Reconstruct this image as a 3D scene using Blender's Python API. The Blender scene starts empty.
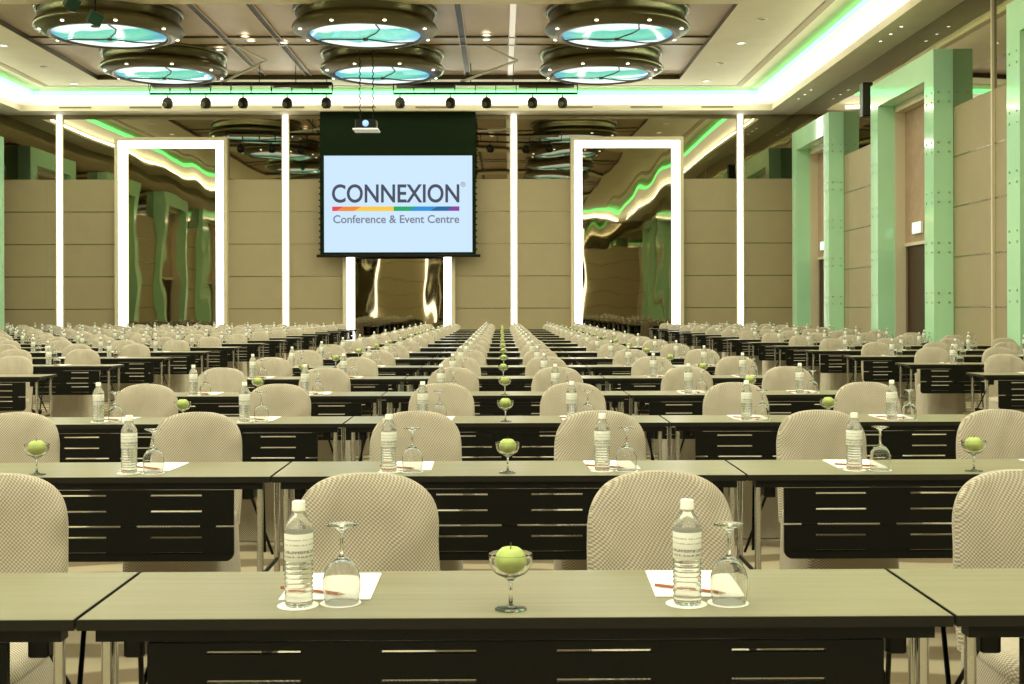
import bpy, math, random
from mathutils import Matrix, Vector, noise
R = random.Random(7)
PI = math.pi
SC = bpy.context.scene
C = SC.collection
# ------------------------------------------------------------ camera, world, exposure
CAM_Z = 1.384
F_PX = 1213.0
cam_data = bpy.data.cameras.new('camera')
cam_data.sensor_width = 36.0
cam_data.lens = F_PX / 1024.0 * 36.0
cam_data.shift_y = -34.0 / 1024.0
cam_data.clip_end = 300
cam = bpy.data.objects.new('camera', cam_data); C.objects.link(cam)
cam.matrix_world = (Matrix.Translation((0, 0, CAM_Z)) @ Matrix.Rotation(-0.009, 4, 'Z') @
                    Matrix.Rotation(PI / 2, 4, 'X') @ Matrix.Rotation(-0.0025, 4, 'Z'))
SC.camera = cam
w = bpy.data.worlds.new('world'); SC.world = w; w.use_nodes = True
w.node_tree.nodes['Background'].inputs[0].default_value = (0.9, 0.9, 0.8, 1)
w.node_tree.nodes['Background'].inputs[1].default_value = 0.15
SC.view_settings.view_transform = 'Standard'; SC.view_settings.look = 'None'
SC.view_settings.gamma = 1.0; SC.view_settings.use_curve_mapping = False
SC.view_settings.exposure = 0.12
cy = SC.cycles
cy.use_denoising = True
cy.max_bounces = 14; cy.diffuse_bounces = 5; cy.glossy_bounces = 5; cy.transmission_bounces = 10
cy.transparent_max_bounces = 12
cy.caustics_reflective = False; cy.caustics_refractive = True; cy.blur_glossy = 1.0
cy.sample_clamp_indirect = 1.6; cy.sample_clamp_direct = 6.0
LAMP_W = 170.0      # each chandelier
SPOT_W = 70.0       # each group of downlights
UP_W = 12.0          # per metre of cove
COVE_E = .38        # white cove slope, its hidden strip's light put in as glow
STRIP_E = 5.0       # wall light strips and frames
GREEN_E = 3.8

# room
XL, XR, YF, YB = -16.3, 9.65, -7.2, 40.0
Z_SOF, Z_CEIL, Z_PAN = 7.75, 8.30, 5.64

# ------------------------------------------------------------ materials
def nt(name):
    m = bpy.data.materials.new(name); m.use_nodes = True
    n = m.node_tree; b = n.nodes['Principled BSDF']
    return m, n, b
def link(n, a, b): n.links.new(a, b)
def pr(name, col, rough=0.5, metal=0.0, coat=0.0, spec=0.5, noise_s=None, noise_amt=0.1, bump=None, trans=0, ior=1.45):
    m, n, b = nt(name)
    b.inputs['Base Color'].default_value = (*col, 1)
    b.inputs['Roughness'].default_value = rough
    b.inputs['Metallic'].default_value = metal
    b.inputs['Coat Weight'].default_value = coat
    b.inputs['Coat Roughness'].default_value = 0.05
    b.inputs['Specular IOR Level'].default_value = spec
    b.inputs['Transmission Weight'].default_value = trans
    b.inputs['IOR'].default_value = ior
    if noise_s or bump:
        tc = n.nodes.new('ShaderNodeTexCoord')
    if noise_s:
        t = n.nodes.new('ShaderNodeTexNoise'); t.inputs['Scale'].default_value = noise_s
        link(n, tc.outputs['Object'], t.inputs['Vector'])
        r = n.nodes.new('ShaderNodeValToRGB')
        r.color_ramp.elements[0].position = .3; r.color_ramp.elements[1].position = .7
        r.color_ramp.elements[0].color = (*[c * (1 - noise_amt) for c in col], 1)
        r.color_ramp.elements[1].color = (*[min(1, c * (1 + noise_amt)) for c in col], 1)
        link(n, t.outputs['Fac'], r.inputs[0]); link(n, r.outputs[0], b.inputs['Base Color'])
    if bump:
        t2 = n.nodes.new('ShaderNodeTexNoise'); t2.inputs['Scale'].default_value = bump[0]
        link(n, tc.outputs['Object'], t2.inputs['Vector'])
        bp = n.nodes.new('ShaderNodeBump'); bp.inputs['Strength'].default_value = bump[1]; bp.inputs['Distance'].default_value = bump[2]
        link(n, t2.outputs['Fac'], bp.inputs['Height']); link(n, bp.outputs[0], b.inputs['Normal'])
    return m
def emit(name, col, s):
    m, n, b = nt(name)
    b.inputs['Base Color'].default_value = (*col, 1)
    b.inputs['Emission Color'].default_value = (*col, 1); b.inputs['Emission Strength'].default_value = s
    b.inputs['Roughness'].default_value = .4
    return m

def fabric():
    m, n, b = nt('woven_cover')
    tc = n.nodes.new('ShaderNodeTexCoord')
    sp = n.nodes.new('ShaderNodeSeparateXYZ'); link(n, tc.outputs['Object'], sp.inputs[0])
    def mt(op, a, bb=None):
        q = n.nodes.new('ShaderNodeMath'); q.operation = op
        for i, v in enumerate((a, bb)):
            if v is None: continue
            if isinstance(v, (int, float)): q.inputs[i].default_value = v
            else: link(n, v, q.inputs[i])
        return q.outputs[0]
    h = mt('ADD', sp.outputs['X'], sp.outputs['Y']); K = 2 * PI / .0118
    wv = mt('ADD', mt('MULTIPLY', mt('MULTIPLY', mt('COSINE', mt('MULTIPLY', h, K)), mt('COSINE', mt('MULTIPLY', sp.outputs['Z'], K))), .5), .5)
    r = n.nodes.new('ShaderNodeValToRGB')
    r.color_ramp.elements[0].position = .36; r.color_ramp.elements[1].position = .66
    r.color_ramp.elements[0].color = (.285, .24, .17, 1); r.color_ramp.elements[1].color = (.57, .515, .40, 1)
    link(n, wv, r.inputs[0])
    nz = n.nodes.new('ShaderNodeTexNoise'); nz.inputs['Scale'].default_value = 2.5
    link(n, tc.outputs['Object'], nz.inputs['Vector'])
    mx = n.nodes.new('ShaderNodeMix'); mx.data_type = 'RGBA'; mx.blend_type = 'MULTIPLY'; mx.inputs[0].default_value = .35
    link(n, r.outputs[0], mx.inputs[6])
    r2 = n.nodes.new('ShaderNodeValToRGB'); r2.color_ramp.elements[0].color = (.75, .72, .68, 1); r2.color_ramp.elements[1].color = (1, 1, 1, 1)
    link(n, nz.outputs['Fac'], r2.inputs[0]); link(n, r2.outputs[0], mx.inputs[7])
    link(n, mx.outputs[2], b.inputs['Base Color'])
    bp = n.nodes.new('ShaderNodeBump'); bp.inputs['Strength'].default_value = .5; bp.inputs['Distance'].default_value = .002
    # soft diagonal drape folds under the weave
    oi = n.nodes.new('ShaderNodeObjectInfo'); mp = n.nodes.new('ShaderNodeMapping'); mp.inputs['Scale'].default_value = (11, 4, 4); mp.inputs['Rotation'].default_value = (0, -.8, 0)
    link(n, tc.outputs['Object'], mp.inputs['Vector']); link(n, oi.outputs['Random'], mp.inputs['Location'])
    lf = n.nodes.new('ShaderNodeTexNoise'); lf.noise_dimensions = '4D'; lf.inputs['Scale'].default_value = 1; lf.inputs['Detail'].default_value = 1.5
    link(n, mp.outputs[0], lf.inputs['Vector']); link(n, mt('MULTIPLY', oi.outputs['Random'], 40), lf.inputs['W'])
    b2 = n.nodes.new('ShaderNodeBump'); b2.inputs['Strength'].default_value = .8; b2.inputs['Distance'].default_value = .035; link(n, lf.outputs['Fac'], b2.inputs['Height'])
    link(n, b2.outputs[0], bp.inputs['Normal'])
    link(n, wv, bp.inputs['Height']); link(n, bp.outputs[0], b.inputs['Normal'])
    b.inputs['Roughness'].default_value = .85; b.inputs['Sheen Weight'].default_value = .15
    return m

def mirror(name, col, s, st, dist):
    m, n, b = nt(name)
    b.inputs['Base Color'].default_value = (*col, 1); b.inputs['Metallic'].default_value = 1; b.inputs['Roughness'].default_value = .02
    tc = n.nodes.new('ShaderNodeTexCoord'); mp = n.nodes.new('ShaderNodeMapping'); mp.inputs['Scale'].default_value = s
    t = n.nodes.new('ShaderNodeTexNoise'); t.inputs['Scale'].default_value = 1; t.inputs['Detail'].default_value = 0.5
    link(n, tc.outputs['Object'], mp.inputs['Vector']); link(n, mp.outputs[0], t.inputs['Vector'])
    bp = n.nodes.new('ShaderNodeBump'); bp.inputs['Strength'].default_value = st; bp.inputs['Distance'].default_value = dist
    link(n, t.outputs['Fac'], bp.inputs['Height']); link(n, bp.outputs[0], b.inputs['Normal'])
    return m

def wood_top():
    m, n, b = nt('table_laminate')
    tc = n.nodes.new('ShaderNodeTexCoord'); mp = n.nodes.new('ShaderNodeMapping'); mp.inputs['Scale'].default_value = (1.6, 45, 1)
    t = n.nodes.new('ShaderNodeTexNoise'); t.inputs['Scale'].default_value = 1; t.inputs['Detail'].default_value = 4
    link(n, tc.outputs['Object'], mp.inputs['Vector']); link(n, mp.outputs[0], t.inputs['Vector'])
    r = n.nodes.new('ShaderNodeValToRGB'); r.color_ramp.elements[0].position = .3; r.color_ramp.elements[1].position = .7
    r.color_ramp.elements[0].color = (.21, .19, .11, 1); r.color_ramp.elements[1].color = (.265, .235, .145, 1)
    link(n, t.outputs['Fac'], r.inputs[0]); link(n, r.outputs[0], b.inputs['Base Color'])
    b.inputs['Roughness'].default_value = .30; b.inputs['Specular IOR Level'].default_value = .6
    return m

def carpet():
    m, n, b = nt('carpet')
    tc = n.nodes.new('ShaderNodeTexCoord')
    wv = n.nodes.new('ShaderNodeTexWave'); wv.inputs['Scale'].default_value = .9; wv.inputs['Distortion'].default_value = 6; wv.inputs['Detail'].default_value = 1
    wv.bands_direction = 'Y'
    link(n, tc.outputs['Object'], wv.inputs['Vector'])
    r = n.nodes.new('ShaderNodeValToRGB'); r.color_ramp.elements[0].position = .35; r.color_ramp.elements[1].position = .65
    r.color_ramp.elements[0].color = (.17, .13, .075, 1); r.color_ramp.elements[1].color = (.38, .32, .21, 1)
    link(n, wv.outputs['Fac'], r.inputs[0]); link(n, r.outputs[0], b.inputs['Base Color'])
    t = n.nodes.new('ShaderNodeTexNoise'); t.inputs['Scale'].default_value = 300
    link(n, tc.outputs['Object'], t.inputs['Vector'])
    bp = n.nodes.new('ShaderNodeBump'); bp.inputs['Strength'].default_value = .4; bp.inputs['Distance'].default_value = .004
    link(n, t.outputs['Fac'], bp.inputs['Height']); link(n, bp.outputs[0], b.inputs['Normal'])
    b.inputs['Roughness'].default_value = .95
    return m

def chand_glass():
    """turquoise glass lit from inside, reflections painted on as white, turquoise and blue bands, fine grid"""
    m, n, b = nt('chandelier_reflection_glass')
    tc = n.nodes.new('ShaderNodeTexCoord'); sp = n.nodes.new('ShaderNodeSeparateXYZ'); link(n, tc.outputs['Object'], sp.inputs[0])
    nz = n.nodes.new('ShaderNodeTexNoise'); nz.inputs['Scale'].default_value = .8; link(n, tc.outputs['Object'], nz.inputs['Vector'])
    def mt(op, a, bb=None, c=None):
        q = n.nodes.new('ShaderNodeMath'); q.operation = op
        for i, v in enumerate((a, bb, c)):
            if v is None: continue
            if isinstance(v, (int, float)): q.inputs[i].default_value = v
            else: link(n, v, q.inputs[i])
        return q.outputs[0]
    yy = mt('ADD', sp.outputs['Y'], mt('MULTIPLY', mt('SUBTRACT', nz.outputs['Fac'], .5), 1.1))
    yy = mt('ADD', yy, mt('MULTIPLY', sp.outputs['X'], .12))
    r = n.nodes.new('ShaderNodeValToRGB'); cr = r.color_ramp  # reflections in the curved glass, painted as colour bands of the glow
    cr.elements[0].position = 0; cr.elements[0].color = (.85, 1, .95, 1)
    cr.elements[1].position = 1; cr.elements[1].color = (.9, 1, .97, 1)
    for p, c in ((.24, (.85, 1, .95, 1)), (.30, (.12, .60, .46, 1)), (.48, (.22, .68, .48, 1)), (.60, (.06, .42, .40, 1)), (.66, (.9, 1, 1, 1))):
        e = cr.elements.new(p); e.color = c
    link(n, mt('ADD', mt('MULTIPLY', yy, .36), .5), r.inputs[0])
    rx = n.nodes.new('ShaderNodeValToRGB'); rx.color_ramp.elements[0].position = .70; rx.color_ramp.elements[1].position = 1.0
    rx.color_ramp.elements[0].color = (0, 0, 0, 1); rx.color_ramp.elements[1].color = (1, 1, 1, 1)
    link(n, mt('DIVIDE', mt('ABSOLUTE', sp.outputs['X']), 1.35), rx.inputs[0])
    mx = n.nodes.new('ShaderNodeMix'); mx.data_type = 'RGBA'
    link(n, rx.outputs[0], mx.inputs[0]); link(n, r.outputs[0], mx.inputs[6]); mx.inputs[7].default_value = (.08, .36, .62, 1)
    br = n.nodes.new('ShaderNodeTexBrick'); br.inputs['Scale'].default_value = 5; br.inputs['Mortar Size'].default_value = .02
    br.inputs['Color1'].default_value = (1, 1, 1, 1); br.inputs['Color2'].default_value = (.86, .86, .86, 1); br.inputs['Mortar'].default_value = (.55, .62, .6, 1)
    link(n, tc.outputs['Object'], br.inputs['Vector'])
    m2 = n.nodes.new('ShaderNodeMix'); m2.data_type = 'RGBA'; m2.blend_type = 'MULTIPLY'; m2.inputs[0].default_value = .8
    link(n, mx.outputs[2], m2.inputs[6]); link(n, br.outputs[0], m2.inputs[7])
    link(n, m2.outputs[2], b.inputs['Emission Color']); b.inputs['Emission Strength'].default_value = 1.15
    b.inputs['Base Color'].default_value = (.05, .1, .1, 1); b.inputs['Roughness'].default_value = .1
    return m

def thin_glass(name, tint, f0, edge, haze):
    """thin clear walls: what is behind shows through, the rims and grazing sides mirror the room"""
    m = bpy.data.materials.new(name); m.use_nodes = True; n = m.node_tree; n.nodes.clear()
    out = n.nodes.new('ShaderNodeOutputMaterial'); tr = n.nodes.new('ShaderNodeBsdfTransparent'); tr.inputs[0].default_value = (*tint, 1)
    gl = n.nodes.new('ShaderNodeBsdfGlossy'); gl.inputs['Roughness'].default_value = .03; gl.inputs[0].default_value = (1, 1, 1, 1)
    lw = n.nodes.new('ShaderNodeLayerWeight'); lw.inputs[0].default_value = .5
    pw = n.nodes.new('ShaderNodeMath'); pw.operation = 'POWER'; pw.inputs[1].default_value = 2.6; link(n, lw.outputs['Facing'], pw.inputs[0])
    mr = n.nodes.new('ShaderNodeMapRange'); mr.inputs[3].default_value = f0; mr.inputs[4].default_value = edge; link(n, pw.outputs[0], mr.inputs[0])
    mx = n.nodes.new('ShaderNodeMixShader'); link(n, mr.outputs[0], mx.inputs[0]); link(n, tr.outputs[0], mx.inputs[1]); link(n, gl.outputs[0], mx.inputs[2])
    df = n.nodes.new('ShaderNodeBsdfDiffuse'); df.inputs[0].default_value = (.9, .92, .85, 1)
    m2 = n.nodes.new('ShaderNodeMixShader'); m2.inputs[0].default_value = haze; link(n, mx.outputs[0], m2.inputs[1]); link(n, df.outputs[0], m2.inputs[2])
    link(n, m2.outputs[0], out.inputs[0]); return m
def label_mat():
    m, n, b = nt('bottle_label')
    tc = n.nodes.new('ShaderNodeTexCoord'); sp = n.nodes.new('ShaderNodeSeparateXYZ'); link(n, tc.outputs['Object'], sp.inputs[0])
    # three faint rows of illegible small print round the label, as stripes broken by noise
    r = n.nodes.new('ShaderNodeValToRGB'); cr = r.color_ramp; cr.interpolation = 'CONSTANT'
    cr.elements[0].position = 0; cr.elements[0].color = (0, 0, 0, 1)
    cr.elements[1].position = .97; cr.elements[1].color = (0, 0, 0, 1)
    for p, v in ((.16, 1), (.22, 0), (.30, 1), (.40, 0), (.58, .7), (.63, 0), (.76, .7), (.81, 0)):
        e = cr.elements.new(p); e.color = (v, v, v, 1)
    mr = n.nodes.new('ShaderNodeMapRange'); mr.inputs[1].default_value = .093; mr.inputs[2].default_value = .150
    link(n, sp.outputs['Z'], mr.inputs[0]); link(n, mr.outputs[0], r.inputs[0])
    t = n.nodes.new('ShaderNodeTexNoise'); t.inputs['Scale'].default_value = 260; link(n, tc.outputs['Object'], t.inputs['Vector'])
    gt = n.nodes.new('ShaderNodeMath'); gt.operation = 'GREATER_THAN'; gt.inputs[1].default_value = .47; link(n, t.outputs['Fac'], gt.inputs[0])
    ml = n.nodes.new('ShaderNodeMath'); ml.operation = 'MULTIPLY'; link(n, r.outputs[0], ml.inputs[0]); link(n, gt.outputs[0], ml.inputs[1])
    mx = n.nodes.new('ShaderNodeMix'); mx.data_type = 'RGBA'; link(n, ml.outputs[0], mx.inputs[0])
    mx.inputs[6].default_value = (.80, .80, .70, 1); mx.inputs[7].default_value = (.30, .31, .28, 1)
    link(n, mx.outputs[2], b.inputs['Base Color']); b.inputs['Roughness'].default_value = .4
    return m

M = dict(
    cream=pr('cream_ceiling_paint', (.86, .80, .60), .6, noise_s=1.5, noise_amt=.03),
    cream2=pr('taupe_edge_paint', (.42, .34, .22), .6),
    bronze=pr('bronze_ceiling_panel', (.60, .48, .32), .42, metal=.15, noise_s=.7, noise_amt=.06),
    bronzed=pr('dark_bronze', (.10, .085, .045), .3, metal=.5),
    slot=pr('dark_slot', (.03, .028, .018), .5),
    brass=pr('polished_bronze', (.15, .135, .075), .30, metal=1, bump=(5, .25, .03)),
    panel=pr('beige_wall_panel', (.32, .265, .155), .55, noise_s=2, noise_amt=.03),
    seam=pr('brass_inlay', (.36, .30, .18), .25, metal=1, bump=(3, .4, .02)),
    mirror=mirror('bronze_mirror', (.36, .32, .22), (.35, .35, .35), .5, .05),
    mirror2=mirror('wavy_bronze_mirror', (.30, .27, .17), (1.3, 1.3, .6), .5, .013),
    mint=pr('mint_back_painted_glass', (.42, .74, .46), .12, coat=.6, noise_s=.8, noise_amt=.05),
    door=pr('dark_door_wood', (.045, .02, .01), .4, noise_s=8),
    doorp=pr('pinkish_brown_veneer', (.36, .24, .16), .4, noise_s=5, noise_amt=.1),
    trimc=pr('pale_beige_trim', (.62, .55, .38), .4),
    bolt=pr('steel_bolt', (.4, .42, .36), .3, metal=1),
    carpet=carpet(), fabric=fabric(), top=wood_top(),
    black=pr('black_laminate', (.006, .006, .004), .45, spec=.18),
    blackm=pr('black_metal', (.008, .008, .006), .4, spec=.25),
    edge=pr('black_edge_band', (.013, .012, .008), .35, spec=.3),
    chrome=pr('chrome', (.66, .68, .66), .2, metal=1),
    white=pr('white_plastic', (.86, .86, .78), .35),
    paper=pr('white_paper', (.90, .89, .80), .7),
    print_=pr('red_print', (.4, .08, .05), .6),
    pencil=pr('red_brown_pencil', (.33, .10, .045), .4),
    lead=pr('pencil_wood', (.6, .42, .25), .6),
    apple=pr('green_apple_skin', (.46, .56, .17), .3, noise_s=30, noise_amt=.12),
    stem=pr('apple_stem', (.12, .07, .03), .7),
    glass=pr('clear_glass', (1, 1, 1), 0.0, trans=1, ior=1.45),
    water=pr('bottled_water', (.97, .98, .94), 0.03, trans=.86, ior=1.30),
    label=label_mat(),
    cove=emit('cove_glow', (1.0, .97, .86), COVE_E),
    green=emit('green_led_strip', (.16, 1.0, .30), GREEN_E),
    strip=emit('white_light_strip', (1.0, .98, .93), STRIP_E),
    down=emit('downlight_lens', (1, .95, .8), 4),
    exit=emit('exit_sign_lit', (.5, 1, .75), 1.1),
    refl_glass=chand_glass(),
    lens=emit('projector_lens_glow', (.25, .4, 1), .6),
    mask=pr('black_screen_masking', (.003, .010, .002), .7, spec=.2),
    screen=emit('projected_pale_blue', (.61, .80, 1.0), .93),
    stage=pr('dark_green_metal', (.008, .07, .04), .3),
    ink=pr('projected_grey_ink', (.02, .02, .025), .6),
)
for nme, col in (('ink', (.075, .085, .115)), ('ink2', (.20, .23, .28)), ('lred', (.78, .07, .09)), ('lora', (.85, .25, .04)), ('lyel', (.93, .55, .06)),
                 ('lgre', (.03, .38, .14)), ('lblu', (.04, .28, .66)), ('ldbl', (.03, .14, .34)), ('lpur', (.25, .06, .32))):
    m_, n_, b_ = nt('projected_' + nme)
    b_.inputs['Base Color'].default_value = (0, 0, 0, 1); b_.inputs['Specular IOR Level'].default_value = 0
    b_.inputs['Emission Color'].default_value = (*col, 1); b_.inputs['Emission Strength'].default_value = 1
    M[nme] = m_

M['screen'].node_tree.nodes['Principled BSDF'].inputs['Base Color'].default_value = (0, 0, 0, 1)
# ------------------------------------------------------------ mesh builder
class MB:
    def __init__(s): s.v = []; s.f = []; s.m = []; s.mats = []; s.sm = []
    def mi(s, m):
        if m not in s.mats: s.mats.append(m)
        return s.mats.index(m)
    def add(s, vs, fs, m, smooth=False):
        o = len(s.v); s.v += [tuple(p) for p in vs]; k = s.mi(m)
        for f in fs: s.f.append([i + o for i in f]); s.m.append(k); s.sm.append(smooth)
        return s
    def box(s, x0, x1, y0, y1, z0, z1, m, top=None):
        vs = [(x0, y0, z0), (x1, y0, z0), (x1, y1, z0), (x0, y1, z0), (x0, y0, z1), (x1, y0, z1), (x1, y1, z1), (x0, y1, z1)]
        fs = [(0, 3, 2, 1), (0, 1, 5, 4), (1, 2, 6, 5), (2, 3, 7, 6), (3, 0, 4, 7)]
        s.add(vs, fs, m); s.add(vs, [(4, 5, 6, 7)], top or m); return s
    def bbox(s, x0, x1, y0, y1, z0, z1, m, b=.01, seg=2):
        """bevelled box: rounded vertical edges and chamfered rims"""
        def loop(ins, z):
            out = []
            for cx, cy, a0 in ((x1 - b, y1 - b, 0), (x0 + b, y1 - b, 90), (x0 + b, y0 + b, 180), (x1 - b, y0 + b, 270)):
                for k in range(seg + 1):
                    a = math.radians(a0 + 90 * k / seg); out.append((cx + (b - ins) * math.cos(a), cy + (b - ins) * math.sin(a), z))
            return out
        c = min(b * .45, (z1 - z0) * .3)
        ls = [loop(c, z0), loop(0, z0 + c), loop(0, z1 - c), loop(c, z1)]
        n = len(ls[0]); vs = [p for l in ls for p in l]; fs = []
        for i in range(3):
            for j in range(n):
                k = (j + 1) % n; fs.append((i * n + j, i * n + k, (i + 1) * n + k, (i + 1) * n + j))
        fs.append(tuple(range(n - 1, -1, -1))); fs.append(tuple(3 * n + j for j in range(n)))
        return s.add(vs, fs, m)
    def quad(s, a, b, c, d, m): return s.add([a, b, c, d], [(0, 1, 2, 3)], m)
    def tube(s, p0, p1, r, m, n=10, r1=None):
        p0 = Vector(p0); p1 = Vector(p1); d = (p1 - p0).normalized()
        u = d.orthogonal().normalized(); v = d.cross(u); r1 = r if r1 is None else r1
        vs = [p0 + (u * math.cos(2 * PI * k / n) + v * math.sin(2 * PI * k / n)) * r for k in range(n)] + \
             [p1 + (u * math.cos(2 * PI * k / n) + v * math.sin(2 * PI * k / n)) * r1 for k in range(n)]
        s.add(vs, [(k, (k + 1) % n, n + (k + 1) % n, n + k) for k in range(n)], m, True)
        s.add(vs, [tuple(range(n - 1, -1, -1)), tuple(range(n, 2 * n))], m); return s
    def lathe(s, prof, m, n=24, cx=0, cy=0, z0=0, smooth=True):
        """prof: list of (r, z); r == 0 ends close"""
        vs = []; idx = []
        for r, z in prof:
            if r < 1e-6: idx.append([len(vs)]); vs.append((cx, cy, z + z0))
            else:
                idx.append(list(range(len(vs), len(vs) + n)))
                vs += [(cx + r * math.cos(2 * PI * k / n), cy + r * math.sin(2 * PI * k / n), z + z0) for k in range(n)]
        fs = []
        for a, b in zip(idx, idx[1:]):
            for k in range(n):
                j = (k + 1) % n
                if len(a) == 1 and len(b) == 1: continue
                if len(a) == 1: fs.append((a[0], b[j], b[k]))
                elif len(b) == 1: fs.append((a[k], a[j], b[0]))
                else: fs.append((a[k], a[j], b[j], b[k]))
        return s.add(vs, fs, m, smooth)
    def cells(s, xs, zs, solid, y0, y1, m):
        """a plate in the xz plane made of grid cells, open where solid(i, j) is False"""
        g = lambda i, j: 0 <= i < len(xs) - 1 and 0 <= j < len(zs) - 1 and solid(i, j)
        for i in range(len(xs) - 1):
            for j in range(len(zs) - 1):
                if not g(i, j): continue
                a, b, c, d = xs[i], xs[i + 1], zs[j], zs[j + 1]
                s.quad((a, y0, c), (b, y0, c), (b, y0, d), (a, y0, d), m)
                s.quad((b, y1, c), (a, y1, c), (a, y1, d), (b, y1, d), m)
                if not g(i - 1, j): s.quad((a, y1, c), (a, y0, c), (a, y0, d), (a, y1, d), m)
                if not g(i + 1, j): s.quad((b, y0, c), (b, y1, c), (b, y1, d), (b, y0, d), m)
                if not g(i, j - 1): s.quad((a, y1, c), (b, y1, c), (b, y0, c), (a, y0, c), m)
                if not g(i, j + 1): s.quad((a, y0, d), (b, y0, d), (b, y1, d), (a, y1, d), m)
        return s
    def mesh(s, name):
        me = bpy.data.meshes.new(name); me.from_pydata(s.v, [], s.f)
        for m in s.mats: me.materials.append(m)
        me.polygons.foreach_set('material_index', s.m); me.polygons.foreach_set('use_smooth', s.sm); me.update()
        return me
    def build(s, name, parent=None, loc=None, kind=None):
        o = bpy.data.objects.new(name, s.mesh(name)); C.objects.link(o)
        if parent: o.parent = parent
        if loc: o.location = loc
        if kind: o['kind'] = kind
        return o
def tag(o, label, cat, group=None):
    o['label'] = label; o['category'] = cat
    if group: o['group'] = group
    return o
def empty(name, loc=(0, 0, 0), rz=0):
    o = bpy.data.objects.new(name, None); o.empty_display_size = .1; C.objects.link(o); o.location = loc; o.rotation_euler = (0, 0, rz); return o
KIDS = {}
def dup(root):
    r = root.copy(); C.objects.link(r)
    if root.name not in KIDS:
        KIDS[root.name] = [(c, list(c.children)) for c in root.children]
    for c, gs in KIDS[root.name]:
        d = c.copy(); C.objects.link(d); d.parent = r
        for g in gs:
            e = g.copy(); C.objects.link(e); e.parent = d
    return r

# ------------------------------------------------------------ large structure
MB().box(XL - .3, XR + .3, YF - .3, YB + .3, -.2, 0, M['carpet']).build('floor', kind='structure')

def inset(m, z): return [(XL + m, YF + m, z), (XR - m, YF + m, z), (XR - m, YB - m, z), (XL + m, YB - m, z)]
def band(b, m0, z0, m1, z1, mat):
    a, c = inset(m0, z0), inset(m1, z1)
    for k in range(4):
        j = (k + 1) % 4; b.quad(a[k], c[k], c[j], a[j], mat)
ceil = empty('ceiling', (0, 0, 0)); ceil['kind'] = 'structure'
b = MB(); band(b, 0, Z_SOF, .9, Z_SOF, M['cream']); band(b, .9, Z_SOF, .9, 7.95, M['cream']); b.build('soffit', ceil)
b = MB(); band(b, .9, 7.95, 1.5, 8.13, M['cove']); b.build('glowing_cove', ceil)  # lit cove slope, given its own glow in place of the hidden strip
b = MB(); band(b, 1.5, 8.13, 1.5, 8.28, M['green']); b.build('green_led_strip', ceil)
b = MB(); band(b, 1.5, 8.28, 2.11, 8.37, M['cream']); b.build('cove_slope', ceil)
b = MB(); band(b, 2.11, 8.37, 2.11, 8.29, M['cream2']); band(b, 2.11, 8.29, 2.31, 8.29, M['cream2']); band(b, 2.31, 8.29, 2.31, Z_CEIL, M['cream2']); b.build('edge_band', ceil)
# flat ceiling with four recessed bronze trays
TX0, TX1 = -12.15, 5.42
TRAYS = [(27.6, 36.7), (17.1, 26.2), (6.6, 15.7), (-3.9, 5.2)]
b = MB(); x0, x1, y0, y1 = XL + 2.31, XR - 2.31, YF + 2.31, YB - 2.31
def fl(b, a, c, d, e, z, m): b.quad((a, d, z), (a, e, z), (c, e, z), (c, d, z), m)
fl(b, x0, TX0, y0, y1, Z_CEIL, M['cream']); fl(b, TX1, x1, y0, y1, Z_CEIL, M['cream'])
ys = [y1] + [q for t in TRAYS for q in (t[1], t[0])] + [y0]
for k in range(0, len(ys), 2): fl(b, TX0, TX1, ys[k + 1], ys[k], Z_CEIL, M['cream'])
b.build('flat_ceiling', ceil)
ZT = 8.44
PAIRS = (-7.16, -5.79, -.99, .30)
for ti, (a, c) in enumerate(TRAYS):
    b = MB(); fl(b, TX0, TX1, a, c, ZT, M['bronze'])
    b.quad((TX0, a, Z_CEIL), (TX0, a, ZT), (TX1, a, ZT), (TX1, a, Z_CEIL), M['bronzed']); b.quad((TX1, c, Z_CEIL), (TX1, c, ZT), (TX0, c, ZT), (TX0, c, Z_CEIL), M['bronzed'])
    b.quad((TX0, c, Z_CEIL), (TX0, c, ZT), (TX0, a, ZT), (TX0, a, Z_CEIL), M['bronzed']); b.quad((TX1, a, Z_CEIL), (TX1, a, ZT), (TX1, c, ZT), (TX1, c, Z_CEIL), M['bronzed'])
    b.build('tray_panel', ceil)
    b = MB()
    for x in PAIRS: b.box(x - .07, x + .07, a + .1, c - .1, ZT - .03, ZT - .002, M['cove'] if x == .30 else M['slot']).box(x - .10, x - .07, a + .1, c - .1, ZT - .05, ZT - .002, M['bronze']).box(x + .07, x + .10, a + .1, c - .1, ZT - .05, ZT - .002, M['bronze'])
    b.build('track_slot', ceil)
    b = MB()
    ym = (a + c) / 2 - .2
    for yy in (ym - .45, ym + .45): b.box(TX0, TX1, yy - .05, yy + .05, ZT - .045, ZT - .003, M['bronzed'])
    b.box(TX0, TX1, ym - .38, ym + .38, ZT - .02, ZT - .004, M['bronze'])
    b.build('cross_panel', ceil)
# outer shell closing the room
MB().quad((XL - .3, YF - .3, 9), (XL - .3, YB + .3, 9), (XR + .3, YB + .3, 9), (XR + .3, YF - .3, 9), M['cream']).build('roof_slab', ceil)

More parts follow.
